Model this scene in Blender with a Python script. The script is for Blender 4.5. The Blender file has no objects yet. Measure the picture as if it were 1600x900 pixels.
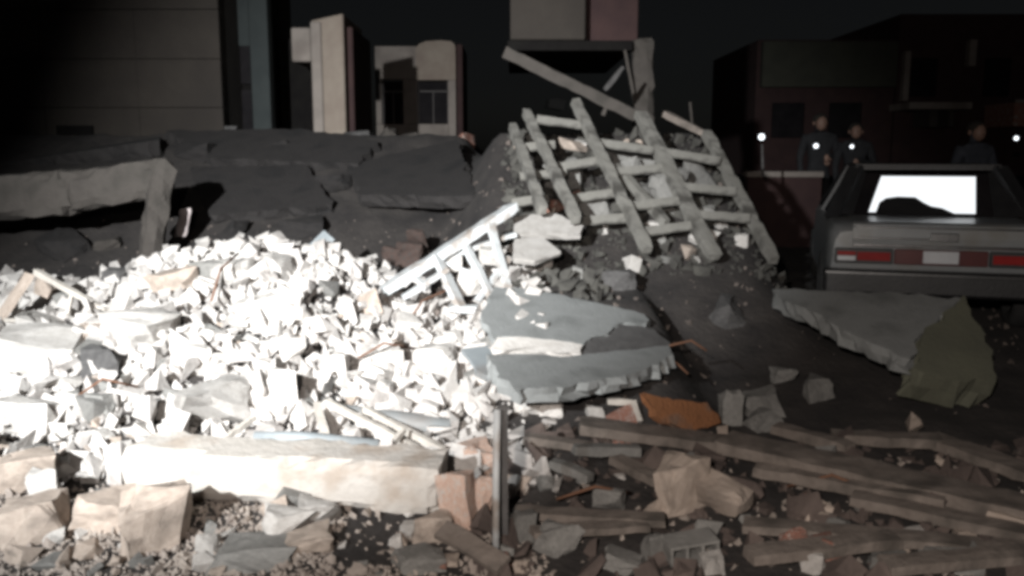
import bpy, bmesh, math, random
import numpy as np
from mathutils import Vector, Matrix, noise
R = math.radians
S = bpy.context.scene
C = S.collection

# ------------------------------------------------------------------ camera
EYE = Vector((0.0, 0.0, 1.75))
PITCH = R(8.62)
F = 1386.0
cd = bpy.data.cameras.new('camera')
cam = bpy.data.objects.new('camera', cd); C.objects.link(cam)
cam.location = EYE
cam.rotation_euler = (R(90) - PITCH, 0, 0)
cd.sensor_fit = 'HORIZONTAL'
cd.angle = 2 * math.atan(800 / F)
cd.clip_start = 0.05; cd.clip_end = 2000
S.camera = cam

# ------------------------------------------------------------------ night sky and lights
w = bpy.data.worlds.new('World'); S.world = w; w.use_nodes = True
nt = w.node_tree; nt.nodes.clear()
sky = nt.nodes.new('ShaderNodeTexSky'); sky.sky_type = 'NISHITA'; sky.sun_disc = False
sky.sun_elevation = R(35); sky.sun_rotation = R(180)
hs = nt.nodes.new('ShaderNodeHueSaturation'); hs.inputs['Saturation'].default_value = 0.3
bg = nt.nodes.new('ShaderNodeBackground'); bg.inputs['Strength'].default_value = 0.0008
out = nt.nodes.new('ShaderNodeOutputWorld')
nt.links.new(sky.outputs[0], hs.inputs['Color']); nt.links.new(hs.outputs[0], bg.inputs['Color'])
nt.links.new(bg.outputs[0], out.inputs['Surface'])

def lamp(name, kind, loc, target, energy, col, **kw):
    l = bpy.data.lights.new(name, kind); l.energy = energy; l.color = col
    for k, v in kw.items(): setattr(l, k, v)
    o = bpy.data.objects.new(name, l); C.objects.link(o); o.location = loc
    o.rotation_euler = (Vector(target) - Vector(loc)).to_track_quat('-Z', 'Y').to_euler()
    return o
# the rescue floodlight that lights the heap, left of the camera
lamp('floodlight', 'SPOT', (-2.9, -2.0, 3.4), (-1.6, 7.2, 1.5), 12000, (0.95, 0.985, 1.0),
     spot_size=R(47), spot_blend=1.0, shadow_soft_size=0.10)
# added fill spot beside the camera that brightens the foreground and the right-hand side
lamp('fill_spot', 'SPOT', (-0.5, -0.7, 2.3), (1.7, 6.2, 1.05), 860, (1.0, 0.91, 0.84),
     spot_size=R(88), spot_blend=1.0, shadow_soft_size=0.06)
# faint moonlight
lamp('moon', 'SUN', (0, 0, 30), (0, 43, 0), 0.012, (0.8, 0.85, 1.0), angle=R(0.5))

vs = S.view_settings
vs.view_transform = 'Standard'; vs.look = 'None'; vs.exposure = 0.0; vs.gamma = 1.0
vs.use_curve_mapping = False
S.cycles.pixel_filter_type = 'BLACKMAN_HARRIS'; S.cycles.filter_width = 3.8

# ------------------------------------------------------------------ materials
def mat(name, c1, c2, scale=6.0, rough=0.9, bump=0.35, bscale=40.0, metal=0.0, rand=0.0, dirt=None, dscale=2.0):
    m = bpy.data.materials.new(name); m.use_nodes = True
    t = m.node_tree; N = t.nodes; L = t.links
    b = N['Principled BSDF']; b.inputs['Roughness'].default_value = rough; b.inputs['Metallic'].default_value = metal
    tc = N.new('ShaderNodeTexCoord')
    n1 = N.new('ShaderNodeTexNoise'); n1.inputs['Scale'].default_value = scale; n1.inputs['Detail'].default_value = 8
    n1.inputs['Roughness'].default_value = 0.65
    L.new(tc.outputs['Object'], n1.inputs['Vector'])
    r = N.new('ShaderNodeValToRGB'); r.color_ramp.elements[0].position = 0.33; r.color_ramp.elements[1].position = 0.67
    r.color_ramp.elements[0].color = (*c1, 1); r.color_ramp.elements[1].color = (*c2, 1)
    L.new(n1.outputs['Fac'], r.inputs['Fac'])
    col = r.outputs['Color']
    if dirt:
        n3 = N.new('ShaderNodeTexNoise'); n3.inputs['Scale'].default_value = dscale; n3.inputs['Detail'].default_value = 6
        L.new(tc.outputs['Object'], n3.inputs['Vector'])
        r3 = N.new('ShaderNodeValToRGB'); r3.color_ramp.elements[0].position = 0.5; r3.color_ramp.elements[1].position = 0.68
        L.new(n3.outputs['Fac'], r3.inputs['Fac'])
        mx = N.new('ShaderNodeMixRGB'); mx.inputs['Color2'].default_value = (*dirt, 1)
        L.new(r3.outputs['Color'], mx.inputs['Fac']); L.new(col, mx.inputs['Color1']); col = mx.outputs['Color']
    if rand:
        oi = N.new('ShaderNodeObjectInfo')
        mr = N.new('ShaderNodeMapRange'); mr.inputs['To Min'].default_value = 1 - rand; mr.inputs['To Max'].default_value = 1 + rand * .6
        L.new(oi.outputs['Random'], mr.inputs['Value'])
        h = N.new('ShaderNodeHueSaturation'); L.new(mr.outputs[0], h.inputs['Value']); L.new(col, h.inputs['Color']); col = h.outputs['Color']
    L.new(col, b.inputs['Base Color'])
    if bump:
        n2 = N.new('ShaderNodeTexNoise'); n2.inputs['Scale'].default_value = bscale; n2.inputs['Detail'].default_value = 6
        L.new(tc.outputs['Object'], n2.inputs['Vector'])
        bp = N.new('ShaderNodeBump'); bp.inputs['Strength'].default_value = bump; bp.inputs['Distance'].default_value = 0.02
        L.new(n2.outputs['Fac'], bp.inputs['Height']); L.new(bp.outputs[0], b.inputs['Normal'])
    return m

def emis(name, col, strength):
    m = bpy.data.materials.new(name); m.use_nodes = True
    b = m.node_tree.nodes['Principled BSDF']
    b.inputs['Base Color'].default_value = (*[c * .5 for c in col], 1)
    b.inputs['Emission Color'].default_value = (*col, 1); b.inputs['Emission Strength'].default_value = strength
    return m

def matte(m, v=.08):
    m.node_tree.nodes['Principled BSDF'].inputs['Specular IOR Level'].default_value = v; return m
M = dict(
    pale=mat('pale_concrete', (.40, .37, .34), (.56, .53, .50), 9, rand=.25),
    tan=mat('tan_concrete', (.36, .29, .24), (.47, .39, .33), 9, rand=.25, dirt=(.22, .18, .15)),
    grey=mat('grey_concrete', (.15, .145, .135), (.24, .23, .215), 9, rand=.25),
    dark=mat('dark_concrete', (.06, .056, .055), (.10, .095, .092), 9, rand=.2),
    dullbrick=mat('dull_brick', (.045, .028, .023), (.07, .045, .037), 10, dirt=(.04, .034, .03), dscale=9),  # brick in a darker base colour
    brick=mat('red_brick', (.20, .085, .06), (.30, .15, .11), 14, rand=.25, dirt=(.33, .28, .25), dscale=9),
    pinkbrick=mat('dusty_brick', (.40, .26, .20), (.52, .38, .31), 14, rand=.15, dirt=(.45, .40, .36), dscale=10),
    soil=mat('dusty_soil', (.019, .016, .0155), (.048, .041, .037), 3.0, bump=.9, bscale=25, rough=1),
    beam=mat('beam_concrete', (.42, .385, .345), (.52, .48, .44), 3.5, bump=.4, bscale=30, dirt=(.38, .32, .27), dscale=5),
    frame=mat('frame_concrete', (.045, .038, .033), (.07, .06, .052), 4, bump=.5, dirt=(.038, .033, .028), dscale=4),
    joist=mat('joist_concrete', (.15, .142, .125), (.22, .21, .19), 4, bump=.3, dirt=(.065, .06, .053), dscale=5),
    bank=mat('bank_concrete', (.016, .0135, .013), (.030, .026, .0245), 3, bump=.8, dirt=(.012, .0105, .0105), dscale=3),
    slab=mat('slab_concrete', (.20, .205, .20), (.265, .27, .265), 3, bump=.35, dirt=(.15, .155, .15), dscale=3),
    wood=mat('grey_timber', (.14, .115, .098), (.22, .185, .16), 8, bump=.4, dirt=(.09, .076, .065), dscale=5),
    palewood=mat('pale_timber', (.40, .36, .32), (.52, .48, .43), 8, bump=.4),
    steel=mat('painted_steel', (.40, .41, .41), (.52, .53, .53), 5, rough=.55, bump=.1, dirt=(.30, .26, .23), dscale=8),
    sheet=mat('grey_sheet_metal', (.20, .22, .23), (.28, .30, .31), 4, rough=.6, bump=.15, dirt=(.17, .16, .15)),
    orange=mat('orange_tone', (.20, .085, .035), (.29, .12, .05), 5, rough=.95, bump=.6, dirt=(.13, .10, .08), dscale=5),  # orange base colour with random duller patches
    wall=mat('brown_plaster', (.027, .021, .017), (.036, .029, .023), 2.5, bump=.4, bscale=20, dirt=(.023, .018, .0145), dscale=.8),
    joint=matte(mat('dark_joint', (.008, .007, .007), (.012, .011, .010), 4)),
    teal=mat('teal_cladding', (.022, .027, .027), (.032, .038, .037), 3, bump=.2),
    beige=mat('beige_plaster', (.19, .15, .122), (.25, .21, .172), 2.5, bump=.3, dirt=(.19, .15, .125), dscale=1.6),
    house=mat('grey_plaster', (.19, .165, .145), (.25, .215, .19), 2.5, bump=.3, dirt=(.15, .125, .11), dscale=1.5),
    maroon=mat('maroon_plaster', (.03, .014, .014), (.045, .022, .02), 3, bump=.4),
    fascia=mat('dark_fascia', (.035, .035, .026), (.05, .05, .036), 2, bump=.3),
    olive=mat('olive_plaster', (.10, .10, .075), (.14, .14, .10), 2, bump=.3),
    glass=matte(mat('dark_glass', (.012, .011, .012), (.02, .018, .019), 3, rough=.4, bump=0), 0.0),
    winframe=mat('window_frame_paint', (.06, .052, .05), (.08, .072, .068), 4, rough=.8, bump=.1),
    paint=mat('dusty_car_paint', (.21, .22, .225), (.27, .28, .285), 3, rough=.3, bump=.04, metal=.15, dirt=(.20, .195, .18), dscale=3),
    blackp=mat('black_plastic_and_shade', (.015, .015, .016), (.025, .025, .026), 6, rough=.5, bump=.1),
    chrome=mat('worn_chrome', (.55, .55, .55), (.7, .7, .7), 6, rough=.22, bump=.03, metal=1),
    redlens=mat('red_lens', (.22, .018, .018), (.30, .03, .028), 6, rough=.2, bump=0),
    redpanel=mat('dark_red_panel', (.06, .010, .010), (.09, .016, .015), 6, rough=.35, bump=0),
    amber=mat('amber_lens', (.60, .17, .03), (.7, .22, .04), 6, rough=.2, bump=0),
    white=mat('white_plate', (.42, .43, .45), (.52, .53, .55), 6, rough=.4, bump=0),
    rubber=mat('tyre_rubber', (.015, .015, .015), (.03, .03, .03), 10, bump=.2),
    lit=emis('window_glow', (.93, .97, 1.0), 1.05),  # glow put into the car's rear pane, no lamp behind it
    torch=emis('torch_lens', (.9, .95, 1.0), 2.2),
    skin=mat('skin', (.20, .12, .09), (.26, .16, .12), 5, bump=0, rough=.6),
    hair=mat('dark_hair', (.015, .012, .01), (.03, .025, .02), 20, bump=.2),
    cloth=mat('blue_grey_cloth', (.03, .035, .045), (.05, .055, .07), 10, bump=.3),
    cloth2=mat('dark_cloth', (.012, .012, .014), (.02, .02, .022), 10, bump=.3),
    rag=mat('dusty_pink_cloth', (.36, .30, .29), (.46, .40, .39), 10, bump=.3),
    rust=mat('rusty_steel', (.12, .055, .03), (.20, .10, .06), 12, bump=.3),
    asphalt=mat('asphalt', (.03, .03, .031), (.05, .05, .05), 8, bump=.5, bscale=60),
)

# ------------------------------------------------------------------ helpers
def props(o, label=None, cat=None, group=None, kind=None):
    if label: o['label'] = label
    if cat: o['category'] = cat
    if group: o['group'] = group
    if kind: o['kind'] = kind
    return o

def link(name, me, parent=None):
    o = bpy.data.objects.new(name, me); C.objects.link(o)
    if parent: o.parent = parent
    return o

def mesh(name, v, f, m, smooth=False):
    me = bpy.data.meshes.new(name); me.from_pydata([tuple(p) for p in v], [], f); me.update()
    if m: me.materials.append(m)
    if smooth:
        for p in me.polygons: p.use_smooth = True
    return me

def from_bm(name, bm, m, smooth=False):
    me = bpy.data.meshes.new(name); bm.to_mesh(me); bm.free(); me.materials.append(m)
    if smooth:
        for p in me.polygons: p.use_smooth = True
    return me

def empty(name, loc, rz=0):
    o = bpy.data.objects.new(name, None); C.objects.link(o); o.location = loc; o.rotation_euler = (0, 0, rz)
    o.empty_display_size = .1
    return o

def box_bm(bm, lo, hi):
    r = bmesh.ops.create_cube(bm, size=1)
    for v in r['verts']:
        v.co = Vector((lo[i] + (v.co[i] + .5) * (hi[i] - lo[i]) for i in range(3)))
    return r['verts']

def box(name, lo, hi, m, parent=None, bev=0.0):
    bm = bmesh.new(); box_bm(bm, lo, hi)
    if bev: bmesh.ops.bevel(bm, geom=bm.edges[:], offset=bev, segments=1, affect='EDGES')
    return link(name, from_bm(name, bm, m), parent)

def rough_box(name, sx, sy, sz, m, seed=0, res=.06, amp=.012, chip=.25, fs=7.0):
    """box with uneven faces and chipped edges, centred on its origin"""
    bm = bmesh.new()
    n = [max(1, min(26, int(round(s / res)))) for s in (sx, sy, sz)]
    vid = {}
    def V(i, j, k):
        key = (i, j, k)
        if key not in vid: vid[key] = bm.verts.new((-sx/2 + sx*i/n[0], -sy/2 + sy*j/n[1], -sz/2 + sz*k/n[2]))
        return vid[key]
    for k in (0, n[2]):
        for i in range(n[0]):
            for j in range(n[1]):
                q = [V(i, j, k), V(i+1, j, k), V(i+1, j+1, k), V(i, j+1, k)]
                bm.faces.new(q if k else q[::-1])
    for j in (0, n[1]):
        for i in range(n[0]):
            for k in range(n[2]):
                q = [V(i, j, k), V(i+1, j, k), V(i+1, j, k+1), V(i, j, k+1)]
                bm.faces.new(q[::-1] if j else q)
    for i in (0, n[0]):
        for j in range(n[1]):
            for k in range(n[2]):
                q = [V(i, j, k), V(i, j+1, k), V(i, j+1, k+1), V(i, j, k+1)]
                bm.faces.new(q if i else q[::-1])
    off = Vector((seed * 3.17, seed * 1.71, seed * .93))
    half = Vector((sx/2, sy/2, sz/2)); mn = min(sx, sy, sz)
    for key, v in vid.items():
        ext = sum(1 for a in range(3) if key[a] in (0, n[a]))
        d = noise.noise_vector(v.co * fs + off)
        p = v.co + d * amp
        if ext >= 2:
            c = max(0, noise.noise(v.co * fs * 1.3 + off * 2) + .25)
            for a in range(3):
                if key[a] in (0, n[a]): p[a] *= 1 - min(.45, chip * c * mn / max(half[a] * 2, 1e-4) * (1.6 if ext == 3 else 1))
        v.co = p
    return from_bm(name, bm, m)

def hull_mesh(name, seed, m, npts=18, flat=1.0, blocky=.6, detail=False):
    """irregular convex lump of about unit size"""
    rr = random.Random(seed); bm = bmesh.new()
    for _ in range(npts):
        v = Vector((rr.uniform(-1, 1), rr.uniform(-1, 1), rr.uniform(-1, 1)))
        if rr.random() < blocky: v = Vector((math.copysign(abs(c) ** .35, c) for c in v))
        else: v = v.normalized() * rr.uniform(.8, 1.1)
        v.z *= flat
        bm.verts.new(v * .5)
    r = bmesh.ops.convex_hull(bm, input=bm.verts)
    bmesh.ops.delete(bm, geom=[g for g in r['geom_interior'] if isinstance(g, bmesh.types.BMVert)], context='VERTS')
    if detail:
        bmesh.ops.triangulate(bm, faces=bm.faces)
        bmesh.ops.subdivide_edges(bm, edges=bm.edges, cuts=2, use_grid_fill=True)
        off = Vector((seed, seed * .7, seed * .3))
        for v in bm.verts:
            v.co += noise.noise_vector(v.co * 3.0 + off) * .09 + noise.noise_vector(v.co * 9 + off) * .035
        bmesh.ops.recalc_face_normals(bm, faces=bm.faces)
    return from_bm(name, bm, m)

CP, SP = math.cos(PITCH), math.sin(PITCH)
def ray(px, py):
    a, b = (px - 800) / F, (450 - py) / F
    return Vector((a, CP + b * SP, -SP + b * CP)).normalized()
def P(px, py, Y):
    d = ray(px, py); return EYE + d * (Y / d.y)
def proj(p):
    q = Vector(p) - EYE
    z = q.y * CP - q.z * SP; yv = q.y * SP + q.z * CP
    return 800 + F * q.x / z, 450 - F * yv / z

def interp(x, xs, ys): return float(np.interp(x, xs, ys))
def sm(a, b, t):
    t = min(1, max(0, (t - a) / (b - a))); return t * t * (3 - 2 * t)

AX = [-9, -5, -3.6, -3.1, -2.6, -1.5, -1.0, -.5, .2, 1.0, 2.0, 2.6, 3.2, 9]
AZ = [.45, .60, .58, .74, .93, .90, .66, .48, .55, .75, .70, .45, .28, .25]
def H(x, y):
    A = interp(x, AX, AZ)
    t = min(1, max(0, (y - 4.1) / 3.3))
    pw = 1.0 + .7 * sm(-.4, .6, x)
    z = A * t ** pw
    mr = sm(-.35, .1, x)
    if mr > 0:
        a1 = interp(y, [4.0, 4.9, 5.6, 6.4, 7.4], [0, .12, .36, .66, .74])
        a2 = interp(y, [4.0, 5.0, 6.0, 6.8, 7.4], [0, .03, .08, .20, .28])
        k = sm(.95, 1.4, x)
        z = z * (1 - mr) + mr * (a1 * (1 - k) + a2 * k)
    back = sm(7.7, 8.5, y)
    z = z * (1 - back) + min(z, .34) * back
    # dark bank behind the heap, left
    mb = 1 - sm(-.7, .25, x)
    if mb > 0:
        b = interp(y, [2.6, 4.0, 8.0, 8.4, 9.5, 11.6, 14, 30, 45], [0, .11, .2, .55, 1.05, 1.98, 1.95, 1.6, .25])
        z = max(z, z * (1 - mb) + b * mb)
    # slope of fallen masonry on the right, under the joists
    ms = sm(-.8, -.1, x) * (1 - sm(2.0, 2.75, x))
    if ms > 0:
        b = interp(y, [6.2, 6.8, 7.4, 9.6, 10.5, 13, 20], [0, .4, .74, 1.95, 1.95, 1.6, .25])
        z = max(z, z * (1 - ms) + b * ms)
    nz = noise.noise(Vector((x * 1.7, y * 1.7, 3.1))) * .05 + noise.noise(Vector((x * 5, y * 5, 1.1))) * .022
    if y > 20 or abs(x) > 9 or y < 0: nz *= .2
    return z + nz

def L(px, py, lift=.04):
    d = ray(px, py); g = gnd(px, py)
    s = lift / max(.08, -d.z + .0)
    return g - d * min(s, .6)

def gnd(px, py):
    d = ray(px, py); t = 2.0
    while t < 60:
        p = EYE + d * t
        if p.z < H(p.x, p.y):
            a, b = t - .05, t
            for _ in range(12):
                c = (a + b) / 2; p = EYE + d * c
                if p.z < H(p.x, p.y): b = c
                else: a = c
            return EYE + d * b
        t += .05
    return EYE + d * 60

# ------------------------------------------------------------------ ground
def axis(lo, hi, step, far):
    a = list(np.arange(lo, hi, step)); e = step; x = hi
    while x < far: a.append(x); e *= 1.35; x += e
    e = step; x = lo - step
    while x > -far: a.insert(0, x); e *= 1.35; x -= e
    return a
gx, gy = axis(-6.5, 6, .075, 300), axis(2.4, 12, .075, 400)
gv = [(x, y, H(x, y)) for y in gy for x in gx]; nx = len(gx)
gf = [(j*nx+i, j*nx+i+1, (j+1)*nx+i+1, (j+1)*nx+i) for j in range(len(gy)-1) for i in range(nx-1)]
props(link('ground', mesh('ground', gv, gf, M['soil'], True)), kind='structure')

# ------------------------------------------------------------------ generic placing
def lump(name, label, cat, px, py, wp, hp, m, seed, dr=.9, rot=None, flat=False, group=None, sink=.15, blocky=.75, npts=20):
    """a broken lump whose foot stands on the ground at pixel (px,py)"""
    g = gnd(px, py); d = (g - EYE).length / F
    sx, sz = wp * d, hp * d
    o = link(name, hull_mesh(name, seed, M[m], npts, 1, blocky, True))
    o.scale = (sx * 1.05, sx * dr, sz * 1.05)
    rr = random.Random(seed)
    o.rotation_euler = rot if rot else (rr.uniform(-.12, .12), rr.uniform(-.15, .15), rr.uniform(-.5, .5))
    o.location = (g.x, g.y + sx * dr * .3, g.z + sz * (.5 - sink))
    return props(o, label, cat, group)

def bar(name, a, b, wd, th, m, label=None, cat=None, seed=1, parent=None, roll=0.0, res=.07, amp=.006, chip=.3, group=None):
    a, b = Vector(a), Vector(b); d = b - a
    o = link(name, rough_box(name, d.length, wd, th, M[m], seed, res, amp, chip), parent)
    o.location = (a + b) / 2
    q = d.to_track_quat('X', 'Z')
    o.rotation_euler = (q.to_matrix() @ Matrix.Rotation(roll, 3, 'X')).to_euler()
    if label: props(o, label, cat, group)
    return o

def tube(name, pts, r, m, parent=None, seg=10, cap=True):
    v, f = [], []; pts = [Vector(p) for p in pts]
    for i, p in enumerate(pts):
        t = (pts[min(i+1, len(pts)-1)] - pts[max(i-1, 0)]).normalized()
        u = t.cross(Vector((0, 0, 1)) if abs(t.z) < .9 else Vector((1, 0, 0))).normalized(); q = t.cross(u)
        rad = r[i] if isinstance(r, (list, tuple)) else r
        for k in range(seg):
            a = 2 * math.pi * k / seg
            v.append(p + (u * math.cos(a) + q * math.sin(a)) * rad)
    for i in range(len(pts)-1):
        for k in range(seg):
            f.append((i*seg+k, i*seg+(k+1) % seg, (i+1)*seg+(k+1) % seg, (i+1)*seg+k))
    if cap: f += [tuple(range(seg))[::-1], tuple(range((len(pts)-1)*seg, len(pts)*seg))]
    return link(name, mesh(name, v, f, M[m], True), parent)

def poly_slab(name, pts, thick, m, seed=0, parent=None, amp=.012, res=.09):
    """thick broken slab from an outline of world points (roughly planar); its underside lies 'thick' below"""
    pts = [Vector(p) for p in pts]
    c = sum(pts, Vector()) / len(pts)
    nrm = Vector()
    for i in range(len(pts)): nrm += (pts[i] - c).cross(pts[(i+1) % len(pts)] - c)
    nrm.normalize()
    pts = [p - nrm * ((p - c).dot(nrm)) for p in pts]
    if nrm.z < 0: nrm = -nrm; pts = pts[::-1]
    outl = []
    rr = random.Random(seed)
    for i in range(len(pts)):
        a, b = pts[i], pts[(i+1) % len(pts)]; n = max(1, int((b-a).length / res))
        for k in range(n):
            p = a.lerp(b, k / n)
            if k:
                jj = noise.noise_vector(p * 6.5 + Vector((seed, seed * .7, 0))) * 1.6 + Vector((rr.uniform(-1, 1), rr.uniform(-1, 1), 0)) * .35
                p = p + jj * amp
            p = p - nrm * (p - c).dot(nrm)
            outl.append(p - c)
    n = len(outl); L = 3
    v = []
    for l in range(L):
        for p in outl:
            j = Vector((rr.uniform(-1, 1), rr.uniform(-1, 1), 0)) * (amp if l else 0)
            v.append(p - nrm * thick * l / (L-1) + j)
    f = []
    for l in range(L-1):
        for i in range(n):
            f.append((l*n+i, (l+1)*n+i, (l+1)*n+(i+1) % n, l*n+(i+1) % n))
    top = len(v); v.append(Vector((0, 0, 0)))
    bot = len(v); v.append(-nrm * thick)
    for i in range(n):
        f.append((i, (i+1) % n, top)); f.append(((L-1)*n+(i+1) % n, (L-1)*n+i, bot))
    o = link(name, mesh(name, v, f, M[m]), parent); o.location = c
    return o

# ================================================================== BUILDINGS, left
# --- brown block wall, upper left
t = empty('brown_building', (-6.2, 12, 1.8))
props(t, 'large brown building with a plain panelled wall, top left behind the dark bank', 'building')
def at(o, x, y, z): return (x - o.location.x, y - o.location.y, z - o.location.z)
XR = P(345, 100, 12).x
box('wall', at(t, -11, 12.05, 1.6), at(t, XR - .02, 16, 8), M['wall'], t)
rr = random.Random(4)
cols = [-10.9, -9.0, -7.55, -6.2, -4.95, XR]
rows = [1.75, 2.35, 2.98, 3.61, 4.24, 4.87, 5.5, 6.8]
for i in range(len(cols)-1):
    for j in range(len(rows)-1):
        dz = rr.uniform(-.006, .006)
        box('panel', at(t, cols[i] + .002, 11.99 + dz, rows[j] + .006), at(t, cols[i+1] - .002, 12.06, rows[j+1] - .006), M['wall'], t, .003)
box('vent_opening', at(t, P(88, 200, 11.96).x, 11.955, P(88, 211, 11.96).z), at(t, P(145, 200, 11.96).x, 11.985, P(88, 196, 11.96).z), M['joint'], t)

# --- narrow teal-clad building in the gap
t = empty('teal_building', (-4.2, 12.9, 1.8))
props(t, 'narrow dark building with a pale teal corner strip, right of the brown wall', 'building')
x0, x1, x2 = P(352, 90, 12.9).x, P(392, 90, 12.9).x, P(421, 90, 12.9).x
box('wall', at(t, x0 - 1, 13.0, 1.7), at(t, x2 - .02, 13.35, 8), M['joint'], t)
for j in range(6):
    box('window', at(t, x0, 12.93, 1.75 + j * .98), at(t, x1 - .02, 12.99, 2.65 + j * .98), M['glass'], t, .01)
box('corner_strip', at(t, x1, 12.86, 1.7), at(t, x2, 13.1, 8), M['teal'], t, .012)
box('spandrel', at(t, x0, 12.9, P(370, 72, 12.9).z), at(t, x1 - .005, 12.98, 8), M['teal'], t, .012)

# --- beige stair tower
Y = 13.0
t = empty('beige_tower', (P(512, 150, Y).x, Y, 1.8))
props(t, 'tall beige tower with a box jutting from its upper left side', 'tower')
bx = lambda n, a, b, y0, y1, zz0, zz1, m, bev=.02: box(n, at(t, P(a, 100, y0).x, y0, zz0), at(t, P(b, 100, y0).x, y1, zz1), M[m], t, bev)
zt = P(500, 32, Y).z
bm = bmesh.new(); vs_ = box_bm(bm, at(t, P(487, 100, Y).x, Y, 1.6), at(t, P(538, 100, Y).x, Y + 1.6, zt))
for v in vs_:
    if v.co.z > 0:
        if v.co.x > 0: v.co.z += .10
        v.co.x += .0
bmesh.ops.bevel(bm, geom=bm.edges[:], offset=.02, segments=1, affect='EDGES')
link('shaft', from_bm('shaft', bm, M['beige']), t)
bx('jutting_box', 456, 486.5, Y + .12, Y + 1.0, P(470, 95, Y).z, P(470, 41, Y).z, 'house')
bx('corner_pier', 486, 503, Y - .05, Y + .02, 1.6, zt - .02, 'house')
bx('side_wall', 539, 552, Y + .25, Y + 1.9, 1.6, zt - .05, 'maroon')
box('vent_hole', at(t, P(483, 63, Y).x, Y + .10, P(0, 68, Y).z), at(t, P(491, 63, Y).x, Y + .115, P(0, 58, Y).z), M['joint'], t)
bx('rear_wall', 424, 486, Y + 1.2, Y + 2.2, 1.6, P(470, 42, Y).z, 'joint')

# --- grey house with two windows
Y = 20.0
t = empty('grey_house', (P(652, 150, Y).x, Y, 1.6))
props(t, 'pale grey house front with two dark windows under a rounded parapet', 'house')
hx = lambda px: P(px, 150, Y).x
hz = lambda py: P(650, py, Y).z
def hb(n, a, b, top, botm, m, y0=0.0, y1=.4, bev=.012, parent=None):
    return box(n, at(t, hx(a), Y + y0, hz(botm)), at(t, hx(b), Y + y1, hz(top)), M[m], parent or t, bev)
hb('wall', 587, 651.6, 72, 124, 'house'); hb('wall', 587, 596, 124.1, 194, 'house', .01); hb('wall', 630, 651.6, 124.1, 194, 'house', .01)
hb('wall', 587, 651.6, 194.1, 235, 'house', 0)
# right bay, its parapet rounded at the corner
bm = bmesh.new()
prof = [(652, 126), (652, 76), (658, 70), (668, 66), (690, 64.5), (706, 66), (712, 71), (713, 80), (713, 126)]
vf = [bm.verts.new(at(t, hx(a), Y - .18, hz(b))) for a, b in prof]; vb = [bm.verts.new(at(t, hx(a), Y + .4, hz(b))) for a, b in prof]
bm.faces.new(vf); bm.faces.new(vb[::-1])
for i in range(len(prof)): bm.faces.new((vf[i], vb[i], vb[(i+1) % len(prof)], vf[(i+1) % len(prof)]))
bmesh.ops.recalc_face_normals(bm, faces=bm.faces)
link('bay', from_bm('bay', bm, M['beige']), t)
hb('pier', 701, 713, 126.2, 223, 'house', -.18); hb('pier', 652, 653, 126.2, 194, 'house', -.18)
hb('apron', 653.1, 700.9, 194.2, 223, 'house', -.17)
hb('side_wall', 713.2, 723, 69, 232, 'maroon', 0, 2.0)
for a, b, tp, bt, yy in ((596.2, 629.8, 126, 193.8, .1), (653.2, 700.8, 126.4, 193.9, -.05)):
    wn = hb('window', a, b, tp, bt, 'joint', yy + .12, yy + .3, 0)
    o = hb('pane', a + 2, (a+b)/2 - 1, tp + 18, bt - 2, 'glass', yy + .09, yy + .11, 0); o.parent = wn
    o = hb('pane', (a+b)/2 + 1, b - 2, tp + 18, bt - 2, 'glass', yy + .09, yy + .11, 0); o.parent = wn
    o = hb('pane', a + 2, b - 2, tp + 2, tp + 14, 'glass', yy + .09, yy + .11, 0); o.parent = wn
    for (c0, c1, r0, r1) in ((a, b, tp + 15, tp + 17.5), ((a+b)/2 - .9, (a+b)/2 + .9, tp + 17.6, bt), (a, a + 1.8, tp, bt), (b - 1.8, b, tp, bt)):
        o = hb('frame', c0, c1, r0, r1, 'winframe', yy + .05, yy + .12, 0); o.parent = wn
# rubble ledge below the house
for i, (px, py, wp, hp, m) in enumerate(((600, 212, 40, 20, 'frame'), (640, 218, 30, 16, 'frame'), (690, 226, 50, 18, 'dark'), (728, 232, 30, 44, 'brick'), (560, 216, 46, 18, 'dark'), (345, 205, 60, 14, 'dark'))):
    d = 12.2 / F; p = P(px, py, 12.2)
    o = link('wall_stump', hull_mesh('wall_stump', 300 + i, M[m], 20, 1, .8, True)); o.location = (p.x, 12.2, p.z - .1); o.scale = (wp * d, .4, hp * d + .25)
    props(o, ('grey broken wall stump below the left window of the house', 'small grey wall stump between the two windows', 'dark wall stump below the right window of the house',
              'reddish brick wall stump right of the grey house', 'dark wall stump between tower and house', 'dark wall stump under the teal building')[i], 'wall stump')

# --- collapsed concrete frame (post and beam)
t = empty('ruined_portal', (-3.6, 8.6, .5))
props(t, 'broken concrete frame of one beam on a leaning post, upper left', 'ruined portal')
def cbar(n, pa, pb, Y1, Y2, wd, th, m, seed, par):
    a, b = P(*pa, Y1), P(*pb, Y2); o = bar(n, a, b, wd, th, m, seed=seed, amp=.022, chip=.5, res=.09)
    o.parent = par; o.location = o.location - par.location; return o
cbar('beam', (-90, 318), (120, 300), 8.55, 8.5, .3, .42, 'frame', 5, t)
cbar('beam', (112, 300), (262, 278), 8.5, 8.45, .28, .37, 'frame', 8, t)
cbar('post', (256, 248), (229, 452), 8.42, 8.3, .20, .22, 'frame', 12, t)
cbar('post_stub', (244, 318), (236, 356), 8.5, 8.45, .14, .2, 'frame', 13, t)

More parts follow.
